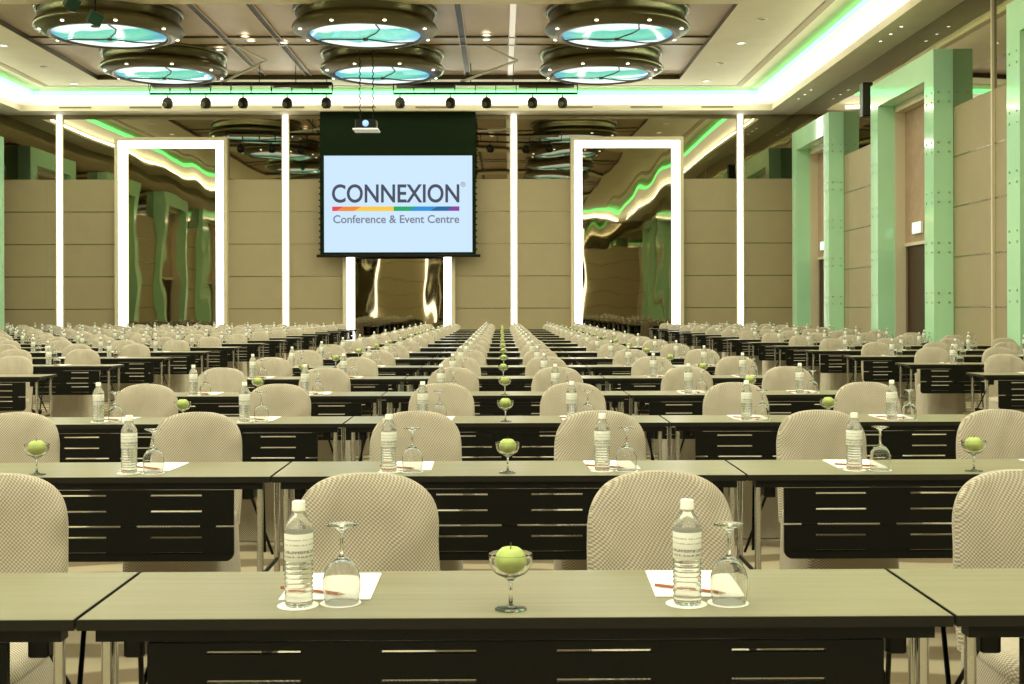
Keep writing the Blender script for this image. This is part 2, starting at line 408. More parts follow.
# walls: beige panels with metal inlays below, bronze mirror above
SEAMS = [Z_PAN - 1.065 * k for k in range(1, 6)]
def wall(name, axis, pos, a0, a1, sgn, holes=()):
    """axis 'y': plane y = pos spanning x a0..a1; sgn: direction into the room"""
    root = empty(name); root['kind'] = 'structure'
    def bx(b, u0, u1, d0, d1, z0, z1, m):
        lo, hi = sorted((pos + sgn * d0, pos + sgn * d1))
        if axis == 'y': b.box(u0, u1, lo, hi, z0, z1, m)
        else: b.box(lo, hi, u0, u1, z0, z1, m)
    segs = []; u = a0
    for h0, h1 in sorted(holes): segs.append((u, h0)); u = h1
    segs.append((u, a1))
    b = MB(); s_ = MB(); mr = MB()
    for u0, u1 in segs:
        bx(b, u0, u1, -.3, 0, 0, Z_PAN, M['panel'])
        for z in SEAMS: bx(s_, u0, u1, 0, .008, z - .014, z + .014, M['seam'])
        k = math.ceil(u0 / 3.735)
        while k * 3.735 < u1:
            bx(s_, k * 3.735 - .008, k * 3.735 + .008, 0, .006, .05, Z_PAN, M['panel']); k += 1
    for u0, u1 in segs: bx(mr, u0, u1, -.3, .01, Z_PAN, 6.30, M['mirror'])
    bx(mr, a0, a1, -.3, .01, 6.30, 7.76, M['mirror'])
    b.build('wall_panelling', root); s_.build('metal_inlay', root); mr.build('mirror_panel', root)
    for h0, h1 in holes:
        q = MB(); bx(q, h0, h1, -.7, -.4, 0, 6.4, M['panel']); q.build('niche_back', root)
    return root
PORT = [(34.0, 38.3), (25.75, 30.15), (17.65, 22.02), (9.6, 13.95), (1.5, 5.8)]
LEG = .56
hR = [(a + LEG, c - LEG) for a, c in PORT]
wall('wall_back', 'y', YB, XL - .3, XR + .3, -1)
wall('wall_front', 'y', YF, XL - .3, XR + .3, 1)
wall('wall_right', 'x', XR, YF, YB, -1, hR)
wall('wall_left', 'x', XL, YF, YB, 1, [(a + .6, c + .6) for a, c in hR])
b = MB()
for X, s in ((XR, -1), (XL, 1)):
    b.box(min(X, X + s * .02), max(X, X + s * .02), YF, YB, 0, .12, M['bronzed'])
b.build('baseboard_side', kind='structure')
k = 0
for X, s in ((XR, -1),):                                    # vertical pilaster strip between portals
    for y in (23.62, 7.6):
        k += 1; MB().box(min(X, X + s * .06), max(X, X + s * .05), y - .03, y + .03, 0, Z_SOF, M['trimc']).build('trim_%d' % k, kind='structure')

# portals: mint glass clad door surrounds
PH, PROT = 6.88, .43
n_door = 0
for side, X, s in (('right', XR, -1), ('left', XL, 1)):
    for pi, (a, c) in enumerate(PORT):
        if side == 'left': a, c = a + .6, c + .6
        n_door += 1
        d = empty('door_%d' % n_door, (0, 0, 0)); d['kind'] = 'structure'
        def bx(b, d0, d1, y0, y1, z0, z1, m):
            lo, hi = sorted((X + s * d0, X + s * d1)); return b.box(lo, hi, y0, y1, z0, z1, m)
        b = MB(); bx(b, .012, PROT, a, a + LEG, 0, PH, M['mint']); bx(b, .012, PROT, c - LEG, c, 0, PH, M['mint']); bx(b, .012, PROT, a + LEG, c - LEG, PH - .59, PH, M['mint'])
        b.build('glass_surround', d)
        b = MB()
        for q in range(1, 7):
            z = PH - q * 1.07 + .05
            for yy in (a + .12, a + LEG - .12, c - LEG + .12, c - .12):
                for dz in (-.1, .1):
                    lo = X + s * PROT; b.tube((lo, yy, z + dz), (lo + s * .012, yy, z + dz), .022, M['bolt'], 8)
            for dd in (.1, .33):
                for dz in (-.1, .1):
                    b.tube((X + s * dd, a, z + dz), (X + s * dd, a - .012, z + dz), .022, M['bolt'], 8)
        b.build('bolt', d)
        b = MB(); bx(b, -.25, .01, c - LEG - .02, c - LEG + .1, 0, PH - .59, M['trimc']); bx(b, -.25, .01, a + LEG - .1, a + LEG + .02, 0, PH - .59, M['trimc']); bx(b, -.25, .01, a + LEG, c - LEG, PH - .75, PH - .57, M['trimc'])
        b.build('door_frame', d)
        b = MB(); bx(b, -.30, -.24, a + LEG, c - LEG, 2.9, PH - .57, M['doorp']); bx(b, -.27, -.22, a + LEG, c - LEG, 2.86, 2.94, M['trimc'])
        b.build('overdoor_panel', d)
        ym = (a + c) / 2
        for y0_, y1_ in ((a + LEG, ym - .008), (ym + .008, c - LEG)):
            b = MB(); bx(b, -.36, -.30, y0_, y1_, 0, 2.9, M['door']); dl = b.build('door_leaf', d)
            hy = y1_ - .12 if y1_ < ym + .001 else y0_ + .12
            MB().tube((X - s * .25, hy, .85), (X - s * .25, hy, 1.35), .016, M['bolt'], 8).build('pull_handle', dl)

# ------------------------------------------------------------ chair
def cover_chair(seed):
    rn = random.Random(seed)
    off = Vector((rn.random() * 50, rn.random() * 50, 0))
    bk = MB(); N = 36
    rings = []
    zs = [(.40 + (.72 - .40) * k / 9, 1.0) for k in range(10)]
    prof = [(z, .212 + .004 * math.sin(PI * k / 9), .036) for k, (z, _) in enumerate(zs)]
    for k in range(1, 15):
        t = PI / 2 * k / 15
        prof.append((.72 + .185 * math.sin(t) ** (2 / 2.75), .212 * math.cos(t) ** (2 / 2.75), .036 * max(.25, math.cos(t)) ** .5))
    vs = []
    for z, hw, ht in prof:
        cyy = .20 + (z - .46) * .16
        for j in range(N):
            a = 2 * PI * j / N; ca, sa = math.cos(a), math.sin(a)
            x = hw * math.copysign(abs(ca) ** .55, ca); y = ht * math.copysign(abs(sa) ** .8, sa)
            g = noise.noise(Vector((x * 5, y * 3, z * 4)) + off) * .015 + noise.noise(Vector((x * 14 + z * 8, y, z * 9 - x * 10)) + off) * .008
            g += noise.noise(Vector((x * 9 - z * 7, z * 2.5, 0)) + off) * .013 * max(0, 1.1 - abs(z - .6) * 3)
            y += g * (1 if sa < 0 else .6) + .012 * (x / .2) ** 2 * -1
            x += noise.noise(Vector((z * 7, 3, sa)) + off) * .005
            vs.append((x, cyy + y, z))
    fs = []
    for i in range(len(prof) - 1):
        for j in range(N):
            k = (j + 1) % N; fs.append((i * N + j, i * N + k, (i + 1) * N + k, (i + 1) * N + j))
    fs.append(tuple((len(prof) - 1) * N + j for j in range(N)))
    bk.add(vs, fs, M['fabric'], True)
    st = MB(); n = 40
    def rr(hx, y0, y1, z, wob=0, ph=0):
        out = []; cyy = (y0 + y1) / 2; hy = (y1 - y0) / 2
        for j in range(n):
            a = 2 * PI * j / n; ca, sa = math.cos(a), math.sin(a)
            x = hx * math.copysign(abs(ca) ** .4, ca); y = hy * math.copysign(abs(sa) ** .4, sa)
            q = 1 + wob * (math.sin(a * 11 + ph) + .6 * math.sin(a * 7 + 2 * ph))
            out.append((x * q, cyy + y * q, z))
        return out
    def loft(mb, ls, cap_top=False):
        vs = [p for l in ls for p in l]; fs = []
        for i in range(len(ls) - 1):
            for j in range(n):
                k = (j + 1) % n; fs.append((i * n + j, i * n + k, (i + 1) * n + k, (i + 1) * n + j))
        if cap_top: fs.append(tuple((len(ls) - 1) * n + j for j in range(n)))
        mb.add(vs, fs, M['fabric'], True)
    loft(st, [rr(.205, -.235, .225, .40), rr(.212, -.245, .235, .43), rr(.210, -.243, .235, .455), rr(.195, -.225, .22, .474), rr(.15, -.17, .17, .482), rr(.05, -.06, .06, .486)], True)
    sk = MB(); ph = rn.random() * 6
    loft(sk, [rr(.215 + .012 * t, -.248 - .012 * t, .24 + .016 * t, .425 - .42 * t, .020 * t, ph) for t in (0, .1, .25, .45, .7, 1)])
    return bk, st, sk
PROTO_CH = []; FAR_CH = []
for sd in range(4):
    bk, st, sk = cover_chair(sd)
    PROTO_CH.append((bk.mesh('backrest'), st.mesh('seat'), sk.mesh('skirt')))
    f = MB()
    for q in (bk, st, sk): f.add(q.v, q.f, M['fabric'], True)
    FAR_CH.append(f.mesh('chair'))

# ------------------------------------------------------------ conference table (origin: floor under the near edge centre)
TL, TW = 1.793, .45
def rounded_plate(b, x0, x1, z0, z1, y0, y1, r, m):
    pts = [(x0, z1), (x0, z0 + r)] + [(x0 + r - r * math.cos(math.radians(a)), z0 + r - r * math.sin(math.radians(a))) for a in (20, 45, 70)] + [(x0 + r, z0), (x1 - r, z0)] + \
          [(x1 - r + r * math.sin(math.radians(a)), z0 + r - r * math.cos(math.radians(a))) for a in (20, 45, 70)] + [(x1, z0 + r), (x1, z1)]
    n = len(pts); vs = [(x, y0, z) for x, z in pts] + [(x, y1, z) for x, z in pts]
    b.add(vs, [tuple(range(n)), tuple(range(2 * n - 1, n - 1, -1))] + [(k, n + k, n + (k + 1) % n, (k + 1) % n) for k in range(n)], m)
def panel_mb(z0, z1, slots, round_bottom):
    b = MB(); xs = [-.757]
    for cx in (-.54, -.18, .18, .54): xs += [cx - .097, cx + .097]
    xs.append(.757); r = .03
    zz = [z0 + (r if round_bottom else 0)]
    for s in sorted(slots): zz += [s - .004, s + .004]
    zz.append(z1)
    b.cells(xs, zz, lambda i, j: not (i % 2 == 1 and j % 2 == 1), .012, .027, M['black'])
    if round_bottom: rounded_plate(b, -.757, .757, z0, z0 + r, .012, .027, r, M['black'])
    return b
def table_parts():
    P = []
    b = MB(); b.box(-TL / 2, TL / 2, 0, TW, .728, .7495, M['edge']); b.box(-TL / 2 + .002, TL / 2 - .002, .003, TW - .003, .7495, .7505, M['top']); P.append(('tabletop', b))
    b = MB(); b.box(-.865, .865, .02, .06, .70, .728, M['blackm']); b.box(-.865, .865, TW - .06, TW - .02, .70, .728, M['blackm'])
    for x in (-.8, 0, .8): b.box(x - .02, x + .02, .06, TW - .06, .702, .728, M['blackm'])
    P.append(('apron_rail', b))
    P.append(('modesty_panel', panel_mb(.565, .698, (.678, .618), False)))
    P.append(('modesty_panel', panel_mb(.43, .557, (.52, .46), True)))
    b = MB()
    for x in (-.66, -.36, 0, .36, .66): b.tube((x - .03, .02, .561), (x + .03, .02, .561), .006, M['blackm'], 8)
    P.append(('panel_hinge', b))
    for sx in (-1, 1):
        for y in (.05, .40):
            b = MB(); x = sx * .85
            b.tube((x, y, .06), (x, y, .728), .0125, M['chrome'], 12); P.append(('leg', b))
        b = MB(); x = sx * .85
        b.bbox(x - .018, x + .018, .0, .45, .03, .062, M['blackm'], .012)
        for y in (.03, .42): b.tube((x - .012, y, .024), (x + .012, y, .024), .024, M['blackm'], 12)
        P.append(('foot_bar', b))
        b = MB(); x = sx * .80
        b.bbox(x - .022, x + .022, .06, .14, .655, .702, M['blackm'], .008)
        b.tube((sx * .80, .11, .67), (sx * .85, .30, .40), .006, M['blackm'], 8)
        b.tube((sx * .80, .36, .70), (sx * .85, .14, .44), .006, M['blackm'], 8)
        b.tube((sx * .85, .05, .36), (sx * .85, .40, .36), .008, M['blackm'], 8)
        P.append(('folding_bracket', b))
    return P
TP = table_parts()
TABLE_MESH = [(n, b.mesh(n)) for n, b in TP]
f = MB()
for n_, q in TP:
    o = len(f.v); f.v += q.v; ks = [f.mi(m) for m in q.mats]
    f.f += [[i + o for i in fc] for fc in q.f]; f.m += [ks[k] for k in q.m]; f.sm += q.sm
TABLE_FAR = f.mesh('table')

# ------------------------------------------------------------ tableware (origins at the bottom)
def bottle_parts(n=28):
    rib = []
    z = .014
    while z < .082:
        rib += [(.0318, z), (.0322, z + .003), (.0302, z + .0055), (.0302, z + .0065)]; z += .0095
    prof = [(0, .003), (.018, .002), (.028, 0), (.0315, .006)] + rib + [(.0322, .088), (.0322, .092), (.0315, .094), (.0315, .150), (.0322, .152), (.031, .160), (.026, .172), (.0185, .184), (.0145, .190), (.0135, .193), (.0135, .200), (0, .200)]
    b = MB().lathe(prof, M['water'], n)
    c = MB().lathe([(0, .2145), (.0132, .2145), (.0148, .2125), (.0150, .198), (.0156, .197), (.0156, .194), (.0138, .194)][::-1], M['white'], n)
    l = MB().lathe([(.0319, .094), (.0322, .0945), (.0322, .1495), (.0319, .150)], M['label'], n)
    return [('body', b), ('cap', c), ('label', l)]
def wine_parts(n=28):
    # inverted goblet: rim down, foot on top. outer profile then inner profile
    out = [(.0352, 0), (.0357, .0004), (.0359, .0015), (.0372, .009), (.0385, .018), (.0405, .036), (.0400, .052), (.035, .070), (.025, .084), (.013, .093), (.0065, .097), (.0042, .103), (.0038, .125), (.0042, .145), (.008, .152), (.020, .158), (.0325, .1615), (.0330, .1625), (.0325, .1635), (0, .1645)]
    inn = [(.0350, 0), (.0346, .0004), (.0345, .0015), (.0358, .009), (.0372, .018), (.0391, .036), (.0386, .052), (.0336, .069), (.0236, .082), (.012, .090), (0, .092)]
    prof = inn[::-1] + out
    return [('body', MB().lathe(prof, M['glass'], n))]
def coupe_parts(n=28):
    out = [(0, 0), (.0335, 0), (.0338, .0015), (.030, .003), (.012, .006), (.0045, .010), (.0036, .030), (.0042, .058), (.010, .065), (.020, .070), (.031, .0755), (.038, .082), (.0447, .096), (.0458, .108), (.0460, .1165), (.0458, .1176), (.0453, .118)]
    inn = [(.0450, .118), (.0445, .1176), (.0443, .1165), (.0441, .108), (.0430, .096), (.0368, .0835), (.031, .078), (.020, .0725), (.010, .0705), (.004, .070), (0, .070)]
    return [('body', MB().lathe(out + inn, M['glass'], n))]
def apple_parts(n=24):
    pr_ = []
    for k in range(17):
        t = PI * k / 16; r = .0335 * math.sin(t) * (1 + .06 * math.cos(t)); z = -.030 * math.cos(t)
        if k >= 14: z -= (.004, .010, .013)[k - 14]
        if k <= 1: z += .004
        pr_.append((max(r, 0) if k not in (0, 16) else 0, z + .031))
    return [('body', MB().lathe(pr_, M['apple'], n)), ('stem', MB().tube((0, 0, .046), (.002, .001, .067), .0012, M['stem'], 6))]
def near_far(name, parts, pn=None):
    ms = [(n_, b.mesh(n_)) for n_, b in parts]
    f = MB()
    for _, q in parts:
        o = len(f.v); f.v += q.v; ks = [f.mi(m) for m in q.mats]
        f.f += [[i + o for i in fc] for fc in q.f]; f.m += [ks[k] for k in q.m]; f.sm += q.sm
    return ms, f.mesh(name)
NF = {}
for nm, pf in (('water_bottle', bottle_parts), ('wine_glass', wine_parts), ('coupe_glass', coupe_parts), ('apple', apple_parts)):
    NF[nm] = near_far(nm, pf(28))
    NF[nm + '_far'] = near_far(nm, pf(14))
def spawn(name, key, loc, near, rz=0.0):
    ms, joined = NF[key] if near else NF[key + '_far']
    if near and len(ms) > 1:
        o = empty(name, loc, rz)
        for n_, me in ms:
            p = bpy.data.objects.new(n_, me); C.objects.link(p); p.parent = o
    else:
        o = bpy.data.objects.new(name, joined); C.objects.link(o); o.location = loc; o.rotation_euler = (0, 0, rz)
    return o
COASTER = MB().lathe([(0, 0), (.044, 0), (.044, .001), (0, .001)], M['paper'], 28, smooth=False).mesh('coaster')
PAD = MB().bbox(-.10, .10, -.13, .13, 0, .003, M['paper'], .004).mesh('notepad')
pb = [('barrel', MB().tube((-.08, 0, .004), (.07, 0, .004), .0037, M['pencil'], 6)), ('tip', MB().tube((.07, 0, .004), (.088, 0, .004), .0037, M['lead'], 6, .0005))]
NF['pencil'] = near_far('pencil', pb)

ORD = ['first', 'second', 'third', 'fourth', 'fifth', 'sixth', 'seventh', 'eighth', 'ninth', 'tenth', 'eleventh', 'twelfth', 'thirteenth', 'fourteenth', 'fifteenth', 'sixteenth', 'last']
def px(x, y): return 501 + x / y * F_PX
ZTAB = .7505
def seat(xc, xs, yt, seatname, where, near, mid, jit=1.0):
    """one place: chair behind the table and the things laid before it"""
    rz = R.uniform(-.05, .05) * jit
    k = R.randrange(4)
    cx, cyy = xc + R.uniform(-.008, .008), yt + .80 + R.uniform(-.015, .015)
    if near:
        o = empty('banquet_chair', (cx, cyy, 0), rz)
        for n_, me in zip(('backrest', 'seat', 'skirt'), PROTO_CH[k]):
            p = bpy.data.objects.new(n_, me); C.objects.link(p); p.parent = o
    else:
        o = bpy.data.objects.new('banquet_chair', FAR_CH[k]); C.objects.link(o); o.location = (cx, cyy, 0); o.rotation_euler = (0, 0, rz)
    tag(o, 'beige covered chair at the %s, %s' % (seatname, where), 'chair', 'covered chairs behind the tables')
    j = lambda a: R.uniform(-a, a)
    bx_, by_ = xs - .043 + j(.006), yt + .122 + j(.012)
    gx_, gy_ = xs + .049 + j(.006), yt + .122 + j(.012)
    zo = ZTAB
    if mid:
        for (qx, qy, what) in ((bx_, by_, 'water bottle'), (gx_, gy_, 'wine glass')):
            c = bpy.data.objects.new('coaster', COASTER); C.objects.link(c); c.location = (qx + j(.003), qy, ZTAB)
            tag(c, 'white coaster under %s at %s, %s' % (what, seatname, where), 'coaster', 'white paper coasters')
        zo = ZTAB + .0011
        p = bpy.data.objects.new('notepad', PAD); C.objects.link(p); p.location = (xs + .01 + j(.01), yt + .29 + j(.01), ZTAB); p.rotation_euler = (0, 0, j(.05))
        tag(p, 'white notepad at the %s, %s' % (seatname, where), 'notepad', 'white notepads laid at the seats')
        if near:
            q = spawn('pencil', 'pencil', (xs - .02 + j(.01), yt + .215 + j(.01), ZTAB + .0034), True, -.5 + j(.08))
            tag(q, 'red-brown pencil on notepad at %s, %s' % (seatname, where), 'pencil', 'pencils on the notepads')
    o = spawn('water_bottle', 'water_bottle', (bx_, by_, zo), near, j(3)); o.scale = (.95, .95, 1.035)
    tag(o, 'clear water bottle at the %s, %s' % (seatname, where), 'bottle', 'water bottles on the tables')
    o = spawn('wine_glass', 'wine_glass', (gx_, gy_, zo), near); o.scale = (1, 1, 1.03)
    tag(o, 'upside-down wine glass at the %s, %s' % (seatname, where), 'glass', 'upturned wine glasses')
def table(xc, yt, where, near, chairs, settings, mid, apple=True):
    if near:
        o = empty('conference_table', (xc, yt, 0))
        for n_, me in TABLE_MESH:
            p = bpy.data.objects.new(n_, me); C.objects.link(p); p.parent = o
    else:
        o = bpy.data.objects.new('conference_table', TABLE_FAR); C.objects.link(o); o.location = (xc, yt, 0)
    tag(o, 'dark conference table, ' + where, 'table', 'rows of conference tables')
    for nm, ch, st in zip(('left seat', 'right seat'), chairs, settings):
        if -70 < px(ch, yt + 1.05) < 1094 or -20 < px(st, yt + .1) < 1044: seat(ch, st, yt, nm, where, near, mid)
    if apple and -15 < px(xc, yt + .08) < 1040:
        ax, ay = xc - .006 + R.uniform(-.006, .006), yt + .08 + R.uniform(-.01, .01)
        g = spawn('coupe_glass', 'coupe_glass', (ax, ay, ZTAB), near)
        tag(g, 'stemmed coupe glass holding an apple, ' + where, 'glass', 'coupe glasses with apples')
        a = spawn('apple', 'apple', (ax, ay, ZTAB + .0735), near, R.uniform(-3, 3))
        tag(a, 'green apple in a coupe glass, ' + where, 'apple', 'green apples in glasses')
X0 = .03
for n in range(17):
    yt = 2.48 + 2.1 * n; near = n < 8; mid = n < 9
    row = '%s row%s' % (ORD[n], ' from front' if n < 16 else '')
    table(X0, yt, 'middle table, ' + row, near, (X0 - .425, X0 + .43), (X0 - .424, X0 + .404), mid)
    ca = -1.495 if n == 0 else -1.43 if n == 1 else -1.46
    table(X0 - 1.8, yt, 'table left of middle, ' + row, near, (X0 - 2.29, X0 + ca), (X0 - 2.24, X0 - 1.42), mid)
    table(X0 + 1.8, yt, 'table right of middle, ' + row, near, (X0 + (1.49 if n == 0 else 1.46), X0 + 2.29), (X0 + 1.39, X0 + 2.21), mid)
for k in range(13):
    yt = 11.4 + 2.1 * k; near = k < 3; mid = k < 4
    for j in range(6):
        xc = -5.22 - 1.8 * j
        if px(xc + .9, yt) < -40: continue
        where = 'left block, %s table from aisle, %s row' % (ORD[j], ORD[k] if k < 12 else 'last')
        table(xc, yt, where, near, (xc - .58, xc + .22), (xc - .60, xc + .20), mid, apple=False)
    yt = 11.22 + 2.1 * k
    for j in range(2):
        xc = 5.38 + 1.8 * j
        if px(xc - .9, yt) > 1060: continue
        where = 'right block, %s table from aisle, %s row' % (ORD[j], ORD[k] if k < 12 else 'last')
        table(xc, yt, where, near, (xc - .28, xc + .55), (xc - .32, xc + .50), mid, apple=False)

# ------------------------------------------------------------ back wall lights and mirrors
def at(pxx, y): return (pxx - 501) / F_PX * y
POSN = ['leftmost', 'second from left', 'third from left', 'rightmost']
for k, p in enumerate((61, 286, 514, 741)):
    x = at(p, 39.95)
    o = empty('wall_light_strip', (x, 39.99, 0))
    MB().box(-.13, .13, -.02, 0, 0, Z_SOF, M['trimc']).build('housing', o)
    MB().box(-.078, .078, -.035, -.02, 0, Z_SOF - .02, M['strip']).build('diffuser', o)
    tag(o, 'tall white vertical light strip on back wall, ' + POSN[k], 'light', 'vertical light strips on the back wall')
for k, (p0, p1, lb) in enumerate(((116, 228, 'glowing white frame round a wavy mirror, left end of back wall'),
                                  (343, 455, 'glowing white frame mostly hidden behind the hanging projection screen'),
                                  (571, 684, 'glowing white frame round a wavy mirror, right of the screen'))):
    x0, x1 = at(p0, 39.8), at(p1, 39.8); o = empty('mirror_frame', ((x0 + x1) / 2, 39.99, 0)); h = (x1 - x0) / 2; T = 7.0
    b = MB(); b.box(-h, -h + .12, -.22, 0, 0, T, M['trimc']); b.box(h - .12, h, -.22, 0, 0, T, M['trimc']); b.box(-h + .12, h - .12, -.22, 0, T - .12, T, M['trimc']); b.build('outer_frame', o)
    b = MB(); b.box(-h + .12, -h + .37, -.19, 0, 0, T - .12, M['strip']); b.box(h - .37, h - .12, -.19, 0, 0, T - .12, M['strip']); b.box(-h + .37, h - .37, -.19, 0, T - .34, T - .12, M['strip']); b.build('light_band', o)
    MB().box(-h + .37, h - .37, -.06, 0, 0, T - .34, M['mirror2']).build('mirror_glass', o)
    tag(o, lb, 'mirror', 'lit mirror frames on the back wall')
# matching frames on the wall behind the viewpoint, seen in the mirrors
for k, p in enumerate((172, 399, 627)):
    x = at(p, 39.8); o = empty('mirror_frame', (x, YF + .01, 0)); h = 1.85; T = 7.0
    b = MB(); b.box(-h, -h + .2, 0, .19, 0, T, M['strip']); b.box(h - .2, h, 0, .19, 0, T, M['strip']); b.box(-h + .2, h - .2, 0, .19, T - .2, T, M['strip']); b.build('light_band', o)
    MB().box(-h + .2, h - .2, 0, .06, 0, T - .2, M['mirror2']).build('mirror_glass', o)
    tag(o, 'glowing frame on the opposite wall seen in mirrors, ' + ('left', 'middle', 'right')[k] + ' one', 'mirror', 'lit frames on the opposite wall')

# ------------------------------------------------------------ projection screen
SY = 39.3
def sx(p): return (p - 501) / F_PX * SY
def sz(q): return CAM_Z + (308 - q) / F_PX * SY
scr = empty('projection_screen', (sx(398), SY, 0)); ox = sx(398)
MB().box(sx(320.5) - ox, sx(476) - ox, 0, .03, sz(257), Z_SOF - .002, M['mask']).build('masking_border', scr)
MB().box(sx(324.5) - ox, sx(472.5) - ox, -.006, 0, sz(252), sz(155.5), M['screen']).build('screen_surface', scr)
b = MB(); b.tube((sx(317) - ox, .01, sz(255.5)), (sx(480.5) - ox, .01, sz(255.5)), .05, M['blackm'], 10); b.build('weight_bar', scr)
b = MB()
for k in range(22):
    z = sz(250) + k * .2
    if z > Z_SOF - .1: break
    for e, s in ((sx(320.5) - ox, -1), (sx(476) - ox, 1)): b.box(min(e, e + s * .045), max(e, e + s * .045), 0, .02, z, z + .05, M['blackm'])
b.build('tension_tab', scr)
def text(body, x0, x1, z0, z1, mat, name, fatten=0.0, y=-.012):
    c = bpy.data.curves.new('t', 'FONT'); c.body = body; c.resolution_u = 6; c.offset = fatten
    o = bpy.data.objects.new('t', c); C.objects.link(o)
    dg = bpy.context.evaluated_depsgraph_get(); me = bpy.data.meshes.new_from_object(o.evaluated_get(dg))
    C.objects.unlink(o)
    xs = [v.co.x for v in me.vertices]; yv = [v.co.y for v in me.vertices]
    a0, a1, b0, b1 = min(xs), max(xs), min(yv), max(yv)
    for v in me.vertices:
        v.co = ((x0 + (v.co.x - a0) / (a1 - a0) * (x1 - x0)), y, (z0 + (v.co.y - b0) / (b1 - b0) * (z1 - z0)))
    me.materials.clear(); me.materials.append(mat)
    q = bpy.data.objects.new(name, me); C.objects.link(q); q.parent = scr; return q
text('CONNEXION', sx(332.4) - ox, sx(459.6) - ox, sz(202.6), sz(184), M['ink'], 'headline_lettering', .018)
text('Conference & Event Centre', sx(333.6) - ox, sx(459.4) - ox, sz(223), sz(214.8), M['ink2'], 'subtitle_lettering', .018)
b = MB(); cs = ['lred', 'lora', 'lyel', 'lgre', 'lblu', 'ldbl', 'lpur']; ed = [332.6, 340, 358, 394, 413, 434, 450, 459.6]; sl = [0, 7, 7, 0, 6, 8, 6, 0]
for k in range(7):
    z0, z1 = sz(210.8), sz(206.3)
    b.quad((sx(ed[k] - sl[k] / 2) - ox, -.012, z0), (sx(ed[k + 1] - sl[k + 1] / 2) - ox, -.012, z0), (sx(ed[k + 1] + sl[k + 1] / 2) - ox, -.012, z1), (sx(ed[k] + sl[k] / 2) - ox, -.012, z1), M[cs[k]])
b.build('colour_bar', scr)
cx_, cz_, r0 = sx(463.4) - ox, sz(184.2), .075
b = MB()
for k in range(20):
    a, c = 2 * PI * k / 20, 2 * PI * (k + 1) / 20
    b.quad((cx_ + r0 * math.cos(a), -.012, cz_ + r0 * math.sin(a)), (cx_ + r0 * math.cos(c), -.012, cz_ + r0 * math.sin(c)), (cx_ + .8 * r0 * math.cos(c), -.012, cz_ + .8 * r0 * math.sin(c)), (cx_ + .8 * r0 * math.cos(a), -.012, cz_ + .8 * r0 * math.sin(a)), M['ink'])
b.build('registered_ring', scr)
text('R', cx_ - .028, cx_ + .032, cz_ - .04, cz_ + .04, M['ink2'], 'registered_letter')
tag(scr, 'large hanging projection screen showing a coloured bar logo on pale blue', 'screen')

# ------------------------------------------------------------ projector on chains
py_ = 31.5; pjx = (367 - 501) / F_PX * py_
o = empty('projector', (pjx, py_, 6.0))
MB().bbox(-.27, .27, -.22, .30, .02, .26, M['blackm'], .03).build('body', o)
MB().bbox(-.33, .33, -.30, .32, -.02, .02, M['white'], .02).build('tray', o)
MB().lathe([(0, .03), (.07, .02), (.085, 0), (.085, -.05)], M['lens'], 16).build('lens', o).matrix_local = Matrix.Translation((0, -.24, .15)) @ Matrix.Rotation(PI / 2, 4, 'X')
for s in (-1, 1):
    b = MB()
    z = .26
    while z < ZT - 6.0 - .19:
        b.tube((s * .17 - .02, 0, z), (s * .17 + .02, 0, z + .09), .014, M['blackm'], 6)
        b.tube((s * .17 + .02, 0, z + .09), (s * .17 - .02, 0, z + .16), .014, M['blackm'], 6); z += .16
    b.build('hanging_chain', o)
tag(o, 'ceiling projector on chains in front of the projection screen', 'projector')

# ------------------------------------------------------------ chandeliers
def chandelier_meshes():
    ring = MB().lathe([(1.60, .62), (1.61, .42), (1.58, .36), (1.60, .30), (1.68, .25), (1.72, .17), (1.69, .12), (1.62, .08), (1.52, .04), (1.42, .0), (1.36, -.01), (1.31, .02), (1.30, .12)], M['brass'], 64)
    up = MB().lathe([(1.70, .62), (1.70, .56), (1.68, .53), (1.62, .52), (1.62, .57)], M['brass'], 64)
    gl = MB().lathe([(1.30, .04), (1.2, .015), (.8, -.015), (.4, -.03), (0, -.035)], M['refl_glass'], 48)
    arm = MB()
    for a in (25, 160, 285): 
        r = math.radians(a); pts = [(t * 1.29 * math.cos(r + .25 * math.sin(t * 3)), t * 1.29 * math.sin(r + .25 * math.sin(t * 3)), -.055 + .05 * t * t) for t in (0, .25, .5, .75, 1)]
        for p, q in zip(pts, pts[1:]): arm.tube(p, q, .018, M['bronzed'], 6)
    hub = MB().lathe([(0, -.10), (.06, -.09), (.08, -.06), (.05, -.03), (0, -.02)], M['bronzed'], 16)
    bl = [MB().lathe([(0, -.012), (.035, -.008), (.045, .01)], M['down'], 12, 1.56 * math.cos(a), 1.56 * math.sin(a), .045) for a in [2 * PI * k / 8 + .39 for k in range(8)]]
    return ring, up, gl, arm, hub, bl
ring, up, gl, arm, hub, bl = chandelier_meshes()
RM = [('polished_ring', ring.mesh('polished_ring')), ('ceiling_collar', up.mesh('ceiling_collar')), ('reflection_glass', gl.mesh('reflection_glass')), ('cable_arm', arm.mesh('cable_arm')), ('hub', hub.mesh('hub'))] + [('ring_spotlight', q.mesh('ring_spotlight')) for q in bl]
lamp = bpy.data.lights.new('chandelier_lamp', 'AREA'); lamp.shape = 'DISK'; lamp.size = 2.5; lamp.energy = LAMP_W; lamp.color = (1.0, .96, .72); lamp.spread = PI
WH = {0: 'far row', 1: 'near row'}
